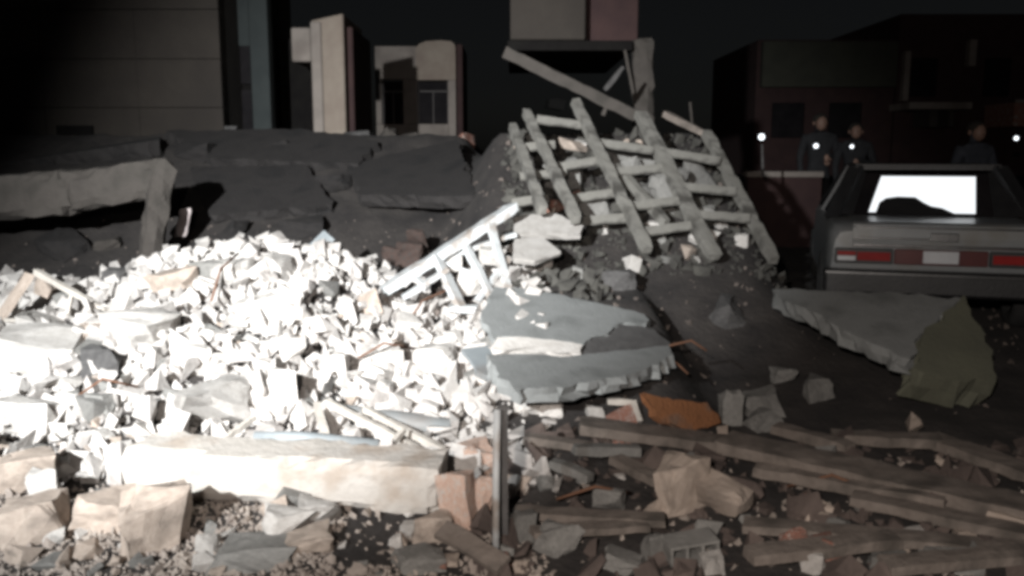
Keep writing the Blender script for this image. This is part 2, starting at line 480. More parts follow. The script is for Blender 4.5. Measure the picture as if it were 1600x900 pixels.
# collapsed roof slabs and lumps on the dark bank
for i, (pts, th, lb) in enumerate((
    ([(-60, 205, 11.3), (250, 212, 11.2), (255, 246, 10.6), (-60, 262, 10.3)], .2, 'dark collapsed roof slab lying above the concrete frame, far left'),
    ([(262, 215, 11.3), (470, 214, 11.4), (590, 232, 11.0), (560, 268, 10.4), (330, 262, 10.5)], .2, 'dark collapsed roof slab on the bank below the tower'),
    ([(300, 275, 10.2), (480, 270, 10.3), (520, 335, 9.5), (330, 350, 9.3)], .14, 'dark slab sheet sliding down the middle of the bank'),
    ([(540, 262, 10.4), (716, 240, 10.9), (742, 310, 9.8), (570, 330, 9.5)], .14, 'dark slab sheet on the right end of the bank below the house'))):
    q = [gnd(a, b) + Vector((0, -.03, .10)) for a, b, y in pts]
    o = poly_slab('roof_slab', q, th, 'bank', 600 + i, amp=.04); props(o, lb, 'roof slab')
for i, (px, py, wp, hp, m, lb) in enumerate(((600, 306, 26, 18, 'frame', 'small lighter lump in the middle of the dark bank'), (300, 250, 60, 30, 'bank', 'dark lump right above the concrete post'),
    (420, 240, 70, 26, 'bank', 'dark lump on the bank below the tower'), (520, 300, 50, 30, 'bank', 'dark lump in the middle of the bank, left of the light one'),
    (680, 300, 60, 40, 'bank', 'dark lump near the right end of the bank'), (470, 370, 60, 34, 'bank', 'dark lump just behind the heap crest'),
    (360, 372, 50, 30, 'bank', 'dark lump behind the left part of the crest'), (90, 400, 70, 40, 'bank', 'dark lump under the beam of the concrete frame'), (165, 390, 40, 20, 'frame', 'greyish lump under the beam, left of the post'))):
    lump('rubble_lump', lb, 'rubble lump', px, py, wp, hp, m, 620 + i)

# dusty rag on the bank
v = []; f = []
for j in range(7):
    for i in range(4):
        p = P(282 + i * 6 - j * 1.5, 325 + j * 7.5, 8.85)
        v.append(p + Vector((0, noise.noise(Vector((i * .9, j * .7, 2))) * .06 - .0, 0)))
for j in range(6):
    for i in range(3): f.append((j*4+i, j*4+i+1, j*4+5+i, j*4+4+i))
o = link('rag', mesh('rag', v, f, M['rag'], True)); sdf = o.modifiers.new('thickness', 'SOLIDIFY'); sdf.thickness = .012
props(o, 'small torn pinkish rag hanging right of the concrete post', 'rag')

# ================================================================== HEAP, left: big single pieces
# fallen beam
a, b = P(212, 722, 4.15), P(694, 752, 4.0)
beam = bar('fallen_beam', a, b, .26, .245, 'beam', 'long pale concrete beam lying across the foot of the rubble heap', 'concrete beam', 3, roll=.08, res=.045, amp=.006, chip=.35)

big = [  # name, label, cat, px, py(foot), w, h, material, seed
 ('concrete_chunk', 'tall tan concrete chunk with a ridged face, left below the fallen beam', 235, 866, 92, 100, 'tan', 11),
 ('concrete_chunk', 'squat tan chunk left of the tall ridged chunk', 152, 828, 82, 52, 'tan', 12),
 ('concrete_block', 'pale squared block lying tilted in front of the beam, centre bottom', 447, 846, 80, 52, 'pale', 13),
 ('concrete_block', 'short pale block leaning on the squared block under the beam', 498, 822, 62, 42, 'pale', 14),
 ('paving_piece', 'flat grey slab piece right below the squared pale block', 480, 866, 66, 34, 'tan', 15),
 ('paving_piece', 'broad flat grey slab piece at the bottom edge, left of centre', 395, 892, 120, 34, 'grey', 16),
 ('concrete_chunk', 'pale block half buried behind the left end of the beam', 330, 682, 122, 84, 'pale', 17),
 ('concrete_chunk', 'shaded grey chunk above left of the beam', 156, 655, 44, 40, 'grey', 18),
 ('concrete_chunk', 'dark tilted block in the bright heap, left of middle', 152, 600, 62, 62, 'dark', 19),
 ('concrete_chunk', 'broad bright chunk at the left edge of the picture, mid height', 52, 590, 120, 66, 'pale', 20),
 ('concrete_chunk', 'second bright chunk at left edge, below the broad one', 45, 690, 90, 64, 'pale', 21),
 ('concrete_chunk', 'pale pink lump at the foot of the concrete post', 262, 468, 66, 46, 'tan', 22),
 ('concrete_chunk', 'dim pink lump on the crest right of the post', 322, 446, 58, 44, 'grey', 23),
 ('concrete_chunk', 'grey chunk left of the post foot behind the heap', 180, 448, 48, 34, 'dark', 24),
 ('concrete_chunk', 'pinkish chunk on edge under the left corner frame', 72, 470, 36, 52, 'tan', 25),
 ('concrete_chunk', 'rounded grey chunk beside the thin stick at left', 104, 486, 30, 30, 'grey', 26),
 ('concrete_chunk', 'angular tan chunk at the left edge near the bottom', 30, 770, 70, 60, 'tan', 27),
 ('concrete_chunk', 'pointed pale chunk between the tan chunks at lower left', 70, 795, 42, 62, 'pale', 28),
 ('concrete_chunk', 'grey boulder in the lower left corner', 35, 850, 88, 60, 'tan', 29),
 ('concrete_chunk', 'small upright pale chunk at bottom, in the shadow right of the ridged chunk', 322, 868, 28, 34, 'pale', 31),
 ('brick_lump', 'tall lump of dusty brickwork right of the beam end', 716, 826, 50, 96, 'pinkbrick', 32),
 ('brick_lump', 'dusty pink brick lump sitting above the tall one at the beam end', 744, 742, 58, 56, 'pinkbrick', 33),
 ('brick_lump', 'narrow pink brick lump next to the upright pole', 752, 820, 36, 80, 'pinkbrick', 34),
 ('concrete_chunk', 'grey chunk in the dark hollow under the beam, right', 672, 846, 60, 44, 'tan', 35),
 ('concrete_chunk', 'low broken grey chunk at bottom right of the left heap', 650, 892, 70, 30, 'grey', 36),
 ('concrete_chunk', 'bright pyramid shaped chunk above the fallen beam, centre', 445, 650, 44, 92, 'pale', 37),
 ('concrete_chunk', 'large bright boulder right of the heap middle', 600, 588, 64, 54, 'pale', 38),
 ('concrete_chunk', 'bright chunk just left of the grey metal sheet', 690, 590, 78, 56, 'pale', 39),
 ('concrete_chunk', 'big bright chunk on the heap crest, centre', 425, 440, 64, 44, 'pale', 40),
 ('concrete_chunk', 'bright crest chunk left of the centre one', 360, 446, 56, 44, 'pale', 41),
 ('concrete_chunk', 'bright flat topped chunk in the middle of the heap', 410, 515, 92, 58, 'pale', 42),
 ('concrete_chunk', 'bright wide chunk in the heap left of middle', 215, 545, 100, 62, 'pale', 43),
 ('concrete_chunk', 'bright oblong chunk below the left corner frame', 78, 530, 96, 40, 'pale', 44),
 ('concrete_chunk', 'square bright chunk over the beam, left end', 160, 706, 34, 36, 'pale', 45),
 ('concrete_chunk', 'bright leaning chunk above the beam near its left third', 300, 585, 60, 54, 'pale', 46),
 ('concrete_chunk', 'bright chunk right of the pyramid shaped one', 520, 600, 52, 52, 'pale', 47),
]
for (n, lb, px, py, wp, hp, m, sd) in big:
    lump(n, lb, n.replace('_', ' '), px, py, wp, hp, m, sd)

# bright flat slab on the heap with dark hollow below it
o = poly_slab('concrete_slab', [P(520, 468, 7.0), P(612, 452, 7.25), P(645, 482, 6.95), P(640, 497, 6.8), P(528, 512, 6.65)], .07, 'pale', 3)
props(o, 'bright flat concrete slab lying on the right side of the heap', 'concrete slab')
o = poly_slab('concrete_slab', [P(722, 545, 5.75), P(800, 535, 5.9), P(806, 612, 5.2), P(745, 578, 5.45)], .04, 'sheet', 5)
props(o, 'smooth grey sheet sloping down at the right side of the bright heap', 'metal sheet'); o.name = 'metal_sheet'
bar('broken_board', P(470, 412, 7.5), P(515, 368, 7.7), .13, .03, 'sheet', 'grey board sticking up at an angle from the heap crest', 'board', 4, roll=.9)
bar('broken_board', P(515, 392, 7.6), P(560, 416, 7.5), .12, .03, 'sheet', 'short grey board sloping down right of the upright one', 'board', 6, roll=.8)
bar('timber_strut', P(510, 628, 5.0), P(652, 702, 4.55), .035, .045, 'palewood', 'pale timber strut slanting down behind the beam, upper of two', 'timber', 2)
bar('timber_strut', P(570, 640, 5.0), P(694, 704, 4.5), .035, .04, 'palewood', 'pale timber strut slanting down behind the beam, right of its twin', 'timber', 3)
bar('timber_strut', P(495, 630, 4.95), P(512, 692, 4.6), .045, .03, 'palewood', 'short upright pale timber behind the middle of the beam', 'timber', 4)
bar('timber_strut', P(346, 690, 4.5), P(398, 652, 4.7), .03, .03, 'palewood', 'thin pale stick leaning behind the left half of the beam', 'timber', 5)
bar('timber_strut', P(600, 706, 4.45), P(632, 672, 4.6), .025, .03, 'palewood', 'short pale stick crossing the long struts', 'timber', 6)
def pipe(pts, r, m, label):
    o = tube('metal_pipe', pts, r, m); props(o, label, 'pipe'); return o
pipe([P(398, 684, 4.45), P(470, 684, 4.45), P(592, 696, 4.4)], .034, 'sheet', 'grey metal pipe lying just behind the fallen beam')
pipe([P(530, 640, 5.1), P(590, 652, 5.05), P(650, 664, 5.0), P(706, 668, 4.95)], [.035, .05, .07, .05], 'sheet', 'bent grey duct above the slanting timber struts')
o = tube('steel_pole', [P(775, 862, 3.55), P(775, 750, 3.58), P(777, 640, 3.62)], .0165, 'steel'); props(o, 'upright pale steel pole standing at the right end of the lit heap', 'pole')
o.parent = None
box_o = rough_box('dark_side_strip', .05, .02, .58, M['dark'], 3, .06, .003, .2)
o = link('broken_board', box_o); o.location = P(785, 735, 3.66); props(o, 'narrow dark strip added for the dark right side of the upright steel pole', 'board')  # added dark strip, stands for the pole's own dark right side
bar('broken_board', P(690, 826, 3.55), P(788, 884, 3.35), .09, .025, 'wood', 'brown board lying at the foot of the upright pole', 'board', 9, roll=.4)
lump('broken_brick', 'red brick end in the bottom corner below the upright pole', 'brick', 782, 898, 34, 34, 'brick', 90)

# left corner frame of sticks
t = empty('collapsed_frame', P(60, 470, 6.6)); props(t, 'collapsed corner frame of two sloping timbers at the left edge', 'timber frame')
def sub(n, pa, pb, y1, y2, wd, th, m, sd, par):
    o = bar(n, P(*pa, y1), P(*pb, y2), wd, th, m, seed=sd); o.parent = par; o.location = o.location - par.location; return o
sub('wide_plank', (48, 428), (-4, 502), 6.7, 6.5, .13, .04, 'tan', 3, t)
sub('thin_batten', (56, 424), (166, 486), 6.7, 6.35, .045, .045, 'palewood', 4, t)
sub('cross_batten', (8, 500), (66, 502), 6.4, 6.3, .04, .03, 'palewood', 5, t)
sub('upright_batten', (112, 462), (106, 492), 6.5, 6.4, .03, .03, 'palewood', 6, t)

# steel truss between the two heaps
t = empty('steel_truss', P(700, 420, 7.0)); props(t, 'pale steel roof truss sloping up out of the right end of the bright heap', 'roof truss')
sub('top_chord', (598, 455), (806, 322), 6.9, 7.3, .15, .08, 'steel', 1, t)
sub('lower_chord', (700, 482), (812, 484), 6.85, 6.9, .10, .06, 'steel', 2, t)
sub('web_bar', (680, 398), (722, 484), 7.0, 6.86, .09, .05, 'steel', 3, t)
sub('web_bar', (766, 350), (802, 480), 7.15, 6.88, .06, .05, 'steel', 4, t)
sub('web_bar', (688, 408), (752, 432), 7.06, 7.0, .03, .03, 'steel', 5, t)
sub('web_bar', (745, 470), (796, 402), 6.95, 7.12, .05, .04, 'steel', 6, t)
sub('inner_chord', (628, 466), (700, 420), 6.82, 6.95, .07, .04, 'steel', 7, t)
sub('inner_chord', (690, 404), (806, 366), 7.1, 7.25, .07, .04, 'steel', 8, t)
sub('web_bar', (728, 384), (775, 478), 7.08, 6.87, .06, .05, 'steel', 9, t)
sub('web_bar', (640, 428), (668, 452), 6.95, 6.85, .05, .04, 'steel', 10, t)
for i, (px, py, a, b) in enumerate(((735, 440, 52, 46), (705, 412, 36, 30), (770, 398, 44, 34), (640, 398, 46, 40), (612, 402, 40, 34), (652, 372, 34, 34))):
    d = 7.15 / F; p = P(px, py, 7.15 if i < 3 else 8.5)
    o = link('concrete_chunk', hull_mesh('concrete_chunk', 500 + i, M['pale' if i < 3 else 'dullbrick'], 18, 1, .7, True))
    o.location = p; s = d * (1 if i < 3 else 1.19); o.scale = (a * s, a * s * .8, b * s)
    if i >= 3: o.name = 'brick_lump'
    props(o, ('pale chunk wedged behind the first web bar of the truss', 'small pale chunk under the top chord of the truss', 'pale chunk caught in the upper end of the truss',
              'dim reddish brick lump left of the truss, right one', 'dim reddish brick lump left of the truss, left one', 'dim reddish brick lump left of the truss, topmost')[i], 'brick lump' if i >= 3 else 'concrete chunk')

# ================================================================== RIGHT: overhanging house, joists, slabs
Y = 10.6
t = empty('overhanging_house', (.4, Y, 2.0)); props(t, 'grey house whose upper storey juts out over the joists on a single column', 'house')
z0 = P(850, 62, Y).z
box('upper_wall', at(t, -.02, Y, z0), at(t, P(915, 30, Y).x, Y + .25, 7), M['wall'], t, .015)
box('side_wall', at(t, P(916, 30, Y).x, Y + .3, z0 - .0), at(t, P(1003, 30, Y).x, Y + 3, 7), M['maroon'], t, .015)
box('soffit', at(t, -.05, Y + .02, z0 - .12), at(t, P(990, 30, Y).x, Y + 3, z0 - .005), M['joint'], t, .01)
o = bar('column', P(1003, 60, Y + .2), P(1006, 250, Y + .2), .24, .24, 'frame', seed=4, amp=.02, chip=.4); o.parent = t; o.location = o.location - t.location
o = bar('column_bar', P(976, 78, Y), P(992, 158, Y), .035, .035, 'frame', seed=7); o.parent = t; o.location = o.location - t.location

# joists leaning on the slope
def on(px, py, lift=.05):
    g = gnd(px, py); return g + Vector((0, -.02, lift))
J = [((962, 262), (1042, 350), .07, 'short leaning joist between the middle joist and the thick one'), ((800, 196), (848, 330), .085, 'leftmost of the leaning concrete joists at the seam of the heap'),
     ((822, 176), (902, 344), .08, 'second leaning joist from the left, close to the leftmost one'),
     ((898, 158), (1012, 392), .09, 'third leaning joist from the left, in the middle of the row'),
     ((1000, 178), (1116, 404), .13, 'thick leaning joist, fourth from the left, below the column'),
     ((1104, 208), (1210, 408), .09, 'rightmost leaning joist, standing clear of the others')]
for i, (pa, pb, wd, lb) in enumerate(J):
    yy = lambda q: 8.95 - 1.6 * min(1, max(0, (q[1] - 190) / 210)); a = P(*pa, yy(pa)); b = P(*pb, yy(pb) if i == 0 else 7.35)
    bar('fallen_joist', a, b, wd, .09, 'joist', lb, 'joist', 20 + i, amp=.007, chip=.3, group='concrete joists leaning on the rubble slope')
bar('fallen_beam', P(790, 82, 9.6), P(996, 182, 9.2), .12, .12, 'frame', 'long thin beam sloping down above the leaning joists', 'beam', 31)
bar('bent_rod', P(945, 140, 9.4), P(974, 104, 9.5), .04, .04, 'dark', 'dark rod rising from the long thin beam to the column', 'rod', 32)
bar('bent_rod', P(942, 180, 9.3), P(952, 152, 9.3), .05, .04, 'frame', 'short stub under the long thin beam', 'rod', 33)
bar('bent_rod', P(1078, 160, 9.2), P(1082, 200, 9.1), .02, .02, 'frame', 'thin rod standing on the top end of the rightmost joist', 'rod', 34)
bar('timber_strut', P(1038, 178, 9.3), P(1112, 214, 9.0), .10, .07, 'wood', 'dim brown timber joining the tops of the right joists', 'timber', 35)
blk = [(880, 300, 62, 60, 'grey', 'grey wall fragment between the second and third joists'), (930, 345, 60, 48, 'grey', 'lower grey wall fragment left of the third joist'),
       (985, 270, 74, 44, 'grey', 'grey wall fragment right of the third joist, near its top'), (1040, 330, 60, 80, 'grey', 'large grey wall fragment hanging on the thick joist'),
       (1085, 290, 60, 60, 'grey', 'grey wall fragment on the right side of the thick joist'), (1010, 335, 44, 52, 'grey', 'grey wall fragment in front of the thick joist'),
       (868, 170, 28, 18, 'grey', 'small grey fragment high up between the left joists'), (850, 195, 34, 16, 'grey', 'flat grey fragment beside the second joist top'),
       (832, 235, 26, 30, 'grey', 'small grey fragment between the two left joists'), (940, 365, 24, 20, 'pale', 'small bright fragment at the foot of the third joist'),
       (1022, 362, 26, 18, 'pale', 'small pale fragment left of the thick joist foot'), (1128, 360, 22, 22, 'pale', 'small pale fragment left of the rightmost joist foot'),
       (1160, 385, 20, 22, 'pale', 'small pale fragment right beside the rightmost joist'), (1105, 340, 28, 20, 'grey', 'grey fragment between the two right joists')]
for i, (px, py, wp, hp, m, lb) in enumerate(blk):
    lump('wall_fragment', lb, 'wall fragment', px, py, wp, hp, m, 140 + i, dr=.7, blocky=.85)
CR = [((800, 318), (858, 310), 'lowest cross slat at the left edge of the lattice'), ((900, 346), (985, 340), 'lowest cross slat left of the third joist foot'),
      ((1010, 362), (1100, 350), 'lowest cross slat beside the thick joist foot'), ((1080, 334), (1172, 342), 'lowest cross slat between the two right joists'), ((806, 232), (868, 226), 'upper cross slat between the two left joists'), ((812, 276), (886, 270), 'lower cross slat between the two left joists'),
      ((868, 262), (944, 250), 'upper cross slat from the second to the third joist'), ((885, 312), (970, 300), 'lower cross slat from the second to the third joist'),
      ((930, 222), (1022, 236), 'upper cross slat from the third to the thick joist'), ((960, 268), (1050, 262), 'middle cross slat from the third to the thick joist'),
      ((985, 322), (1074, 312), 'lower cross slat from the third to the thick joist'), ((1030, 236), (1126, 252), 'upper cross slat between the two right joists'),
      ((1062, 292), (1150, 300), 'middle cross slat between the two right joists'), ((838, 186), (912, 196), 'topmost cross slat at the left joist heads')]
for i, (a, b, lb) in enumerate(CR):
    f1 = min(1, max(0, (a[1] - 180) / 220)); f2 = min(1, max(0, (b[1] - 180) / 220))
    bar('cross_slat', P(*a, 8.82 - 1.5 * f1), P(*b, 8.82 - 1.5 * f2), .085, .03, 'joist', lb, 'slat', 400 + i, roll=.9, amp=.006, group='cross slats between the leaning joists')
o = poly_slab('plaster_slab', [P(804, 338, 7.5), P(860, 332, 7.6), P(912, 352, 7.45), P(906, 364, 7.35), P(804, 366, 7.3)], .06, 'pale', 11); props(o, 'pale plaster slab under the feet of the left joists', 'plaster slab')
o = poly_slab('plaster_slab', [P(804, 374, 7.15), P(850, 372, 7.2), P(876, 392, 7.05), P(836, 408, 6.9), P(804, 402, 6.9)], .05, 'pale', 12); props(o, 'smaller pale plaster slab below the first one', 'plaster slab')
lump('concrete_chunk', 'pale pointed chunk under the smaller plaster slab', 'concrete chunk', 852, 432, 28, 38, 'pale', 161)
lump('concrete_chunk', 'grey chunk in the hollow above the big tilted slab', 'concrete chunk', 902, 434, 24, 20, 'grey', 162)
lump('concrete_chunk', 'dim grey chunk behind the tip of the big tilted slab', 'concrete chunk', 965, 452, 54, 34, 'dark', 163)

# large tilted slab, in three broken plates
t = empty('broken_floor_slab', P(900, 560, 5.6)); props(t, 'large broken grey floor slab tilted toward the camera, left of the dark hollow', 'floor slab')
def plate(n, pts, th, m, sd):
    o = poly_slab(n, [P(a, b, y) for a, b, y in pts], th, m, sd, amp=.03, res=.05); o.parent = t; o.location = o.location - t.location; return o
plate('upper_plate', [(772, 452, 6.5), (850, 450, 6.45), (930, 470, 6.3), (1005, 494, 6.15), (1010, 508, 6.0), (965, 506, 5.95), (912, 538, 5.6), (770, 520, 5.65), (752, 488, 6.0)], .07, 'slab', 21)
plate('broken_edge', [(778, 526, 5.58), (850, 529, 5.58), (910, 541, 5.55), (908, 553, 5.45), (860, 548, 5.45), (768, 548, 5.45)], .06, 'pale', 22)
plate('dark_core', [(908, 540, 5.62), (960, 505, 6.0), (1020, 514, 5.95), (1048, 536, 5.75), (985, 548, 5.6), (912, 556, 5.5)], .10, 'dark', 23)
plate('lower_plate', [(760, 550, 5.42), (905, 556, 5.45), (985, 548, 5.58), (1046, 538, 5.7), (1052, 556, 5.5), (1030, 566, 5.3), (940, 590, 5.0), (880, 614, 4.85), (812, 612, 4.8), (776, 588, 5.0)], .09, 'slab', 24)

# concrete block beyond the hollow
t = empty('concrete_block', P(1390, 530, 6)); props(t, 'big wedge shaped concrete block with an olive end, in front of the car', 'concrete block')
plate('top_face', [(1206, 456, 6.6), (1385, 456, 6.5), (1508, 456, 6.35), (1440, 520, 5.95), (1420, 574, 5.65), (1390, 545, 5.75), (1310, 505, 6.05)], .12, 'slab', 31)
plate('end_block', [(1510, 458, 6.33), (1548, 560, 5.8), (1556, 596, 5.6), (1490, 590, 5.55), (1424, 576, 5.62), (1444, 520, 5.93)], .25, 'olive', 32)
lump('concrete_chunk', 'dim grey boulder in the dark hollow beyond the slab tip', 'concrete chunk', 1135, 512, 80, 50, 'dark', 171)
# orange panel and white frame corner
o = poly_slab('orange_panel', [L(1002, 614, .12), L(1058, 618, .12), L(1096, 630, .09), L(1120, 662, .04), L(1086, 674, .03), L(1040, 662, .05), L(1020, 652, .06)], .05, 'orange', 41, amp=.02, res=.05); props(o, 'tilted orange panel lying under the tip of the big slab', 'panel')
t = empty('window_frame', L(970, 640)); props(t, 'broken white frame corner left of the orange panel', 'frame')
sub('top_rail', (948, 628), (990, 628), gnd(970, 628).y - .15, gnd(970, 628).y - .15, .035, .04, 'palewood', 1, t); sub('side_rail', (988, 626), (998, 660), gnd(970, 628).y - .15, gnd(998, 660).y - .03, .035, .035, 'palewood', 2, t)
sml = [('concrete_chunk', 930, 652, 28, 24, 'pale', 'small pale chunk left of the white frame corner'), ('concrete_chunk', 825, 648, 40, 42, 'pale', 'pale chunk at the foot of the big slab, by the seam'),
       ('concrete_chunk', 862, 650, 36, 36, 'pale', 'pale triangular chunk right of the one at the slab foot'), ('concrete_chunk', 1142, 664, 34, 60, 'grey', 'upright grey chunk right of the orange panel'),
       ('concrete_chunk', 1190, 650, 60, 40, 'grey', 'grey chunk in the small pile right of the orange panel'), ('concrete_chunk', 1225, 602, 36, 28, 'grey', 'top grey chunk of the small pile in the hollow'),
       ('concrete_chunk', 1275, 625, 46, 38, 'grey', 'right grey chunk of the small pile in the hollow'), ('concrete_chunk', 1195, 672, 56, 34, 'grey', 'low pinkish chunk at the front of the small pile'),
       ('concrete_chunk', 950, 800, 46, 42, 'grey', 'square grey chunk left of the tan stone, in shadow'), ('concrete_chunk', 1022, 882, 34, 56, 'grey', 'upright pinkish block at the bottom edge below the tan stone'),
       ('concrete_chunk', 1115, 898, 36, 32, 'pale', 'pale greenish chunk at the bottom edge right of the hollow brick'), ('concrete_chunk', 870, 870, 70, 50, 'grey', 'grey chunk near the bottom left of the dim rubble'),
       ('concrete_chunk', 815, 846, 36, 52, 'grey', 'grey chunk by the foot of the upright pole'), ('concrete_chunk', 1272, 896, 34, 36, 'pale', 'pale fragment lying before the red bricks'),
       ('concrete_chunk', 1425, 848, 38, 20, 'pale', 'small pale fragment right of the red bricks'), ('concrete_chunk', 975, 896, 60, 30, 'grey', 'low grey chunk at the bottom edge, centre right'),
       ('concrete_chunk', 985, 722, 36, 26, 'grey', 'small grey chunk left above the tan stone'), ('broken_brick', 1245, 878, 44, 46, 'brick', 'dusty red brick at the bottom, left of two'),
       ('broken_brick', 1305, 886, 52, 48, 'brick', 'dusty red brick at the bottom, right of two'), ('concrete_chunk', 1390, 892, 50, 24, 'grey', 'dim chunk at the bottom edge, left of a pair'),
       ('concrete_chunk', 1500, 896, 80, 34, 'grey', 'dim chunk at the bottom edge, right of a pair')]
for i, (n, px, py, wp, hp, m, lb) in enumerate(sml):
    lump(n, lb, n.replace('_', ' '), px, py, wp, hp, m, 200 + i)
lump('stone_block', 'rugged tan stone standing among the planks, left half', 'stone', 1055, 800, 84, 98, 'tan', 240)
o = bar('stone_block', P(1075, 744, 4.2), P(1166, 786, 4.0), .16, .13, 'tan', 'oblong tan stone with a pitted face, right half of the pair', 'stone', 241, roll=.3, amp=.02, chip=.8, res=.045)

# planks and strips
PL = [((905, 664), (1200, 702), .16, .05, 'wood', 'long brown plank running right from the orange panel'),
      ((1130, 690), (1620, 800), .20, .06, 'wood', 'long wide plank running down to the right edge'),
      ((1300, 682), (1470, 690), .10, .05, 'wood', 'short pale plank under the dark mound'),
      ((1450, 684), (1620, 744), .13, .05, 'wood', 'plank sloping off the right edge above the wide one'),
      ((860, 722), (924, 748), .05, .04, 'grey', 'short pale stick in the dark left of the tan stone'),
      ((895, 702), (1000, 704), .05, .045, 'grey', 'short pale batten under the long brown plank'),
      ((960, 716), (1030, 752), .07, .04, 'wood', 'short plank slanting down toward the tan stone'),
      ((806, 800), (1040, 812), .08, .03, 'wood', 'flat dim board left below the tan stone'),
      ((830, 832), (1010, 820), .07, .03, 'wood', 'second dim board just below the flat one'),
      ((1160, 818), (1620, 860), .10, .03, 'wood', 'long dim board along the bottom right'),
      ((1180, 730), (1480, 782), .12, .05, 'wood', 'dark board just below the long wide plank'),
      ((1210, 668), (1330, 700), .08, .05, 'wood', 'short board at the left end of the pale plank'),
      ((1330, 776), (1640, 842), .11, .045, 'wood', 'low board running to the right edge below the others'),
      ((820, 684), (925, 700), .07, .04, 'wood', 'short dark board near the seam above the pale batten'),
      ((1170, 868), (1400, 842), .08, .04, 'wood', 'low board crossing behind the red bricks'),
      ((1380, 884), (1620, 866), .09, .04, 'wood', 'lowest board at the bottom right corner'),
      ((1540, 800), (1640, 828), .05, .04, 'tan', 'short tan batten at the right edge')]
for i, (a, b, wd, th, m, lb) in enumerate(PL):
    bar('plank' if m == 'wood' else 'batten', L(*a, .07), L(*b, .07), wd * 1.35, th * 1.2, m, lb, 'plank' if m == 'wood' else 'batten', 60 + i, amp=.008)

# hollow brick
g = gnd(1082, 884); t = empty('hollow_brick', g + Vector((0, .05, .02)), .15); t.rotation_euler = (.1, -.08, .2); props(t, 'hollow clay brick with three open cells at the bottom, below the tan stone', 'brick')
for zz in (0, .075): box('shell', (-.11, -.06, zz), (.11, .06, zz + .014), M['grey'], t, .002)
for xx in (-.11, -.0405, .029, .096): box('web', (xx, -.058, .0145), (xx + .014, .058, .0745), M['grey'], t, .002)

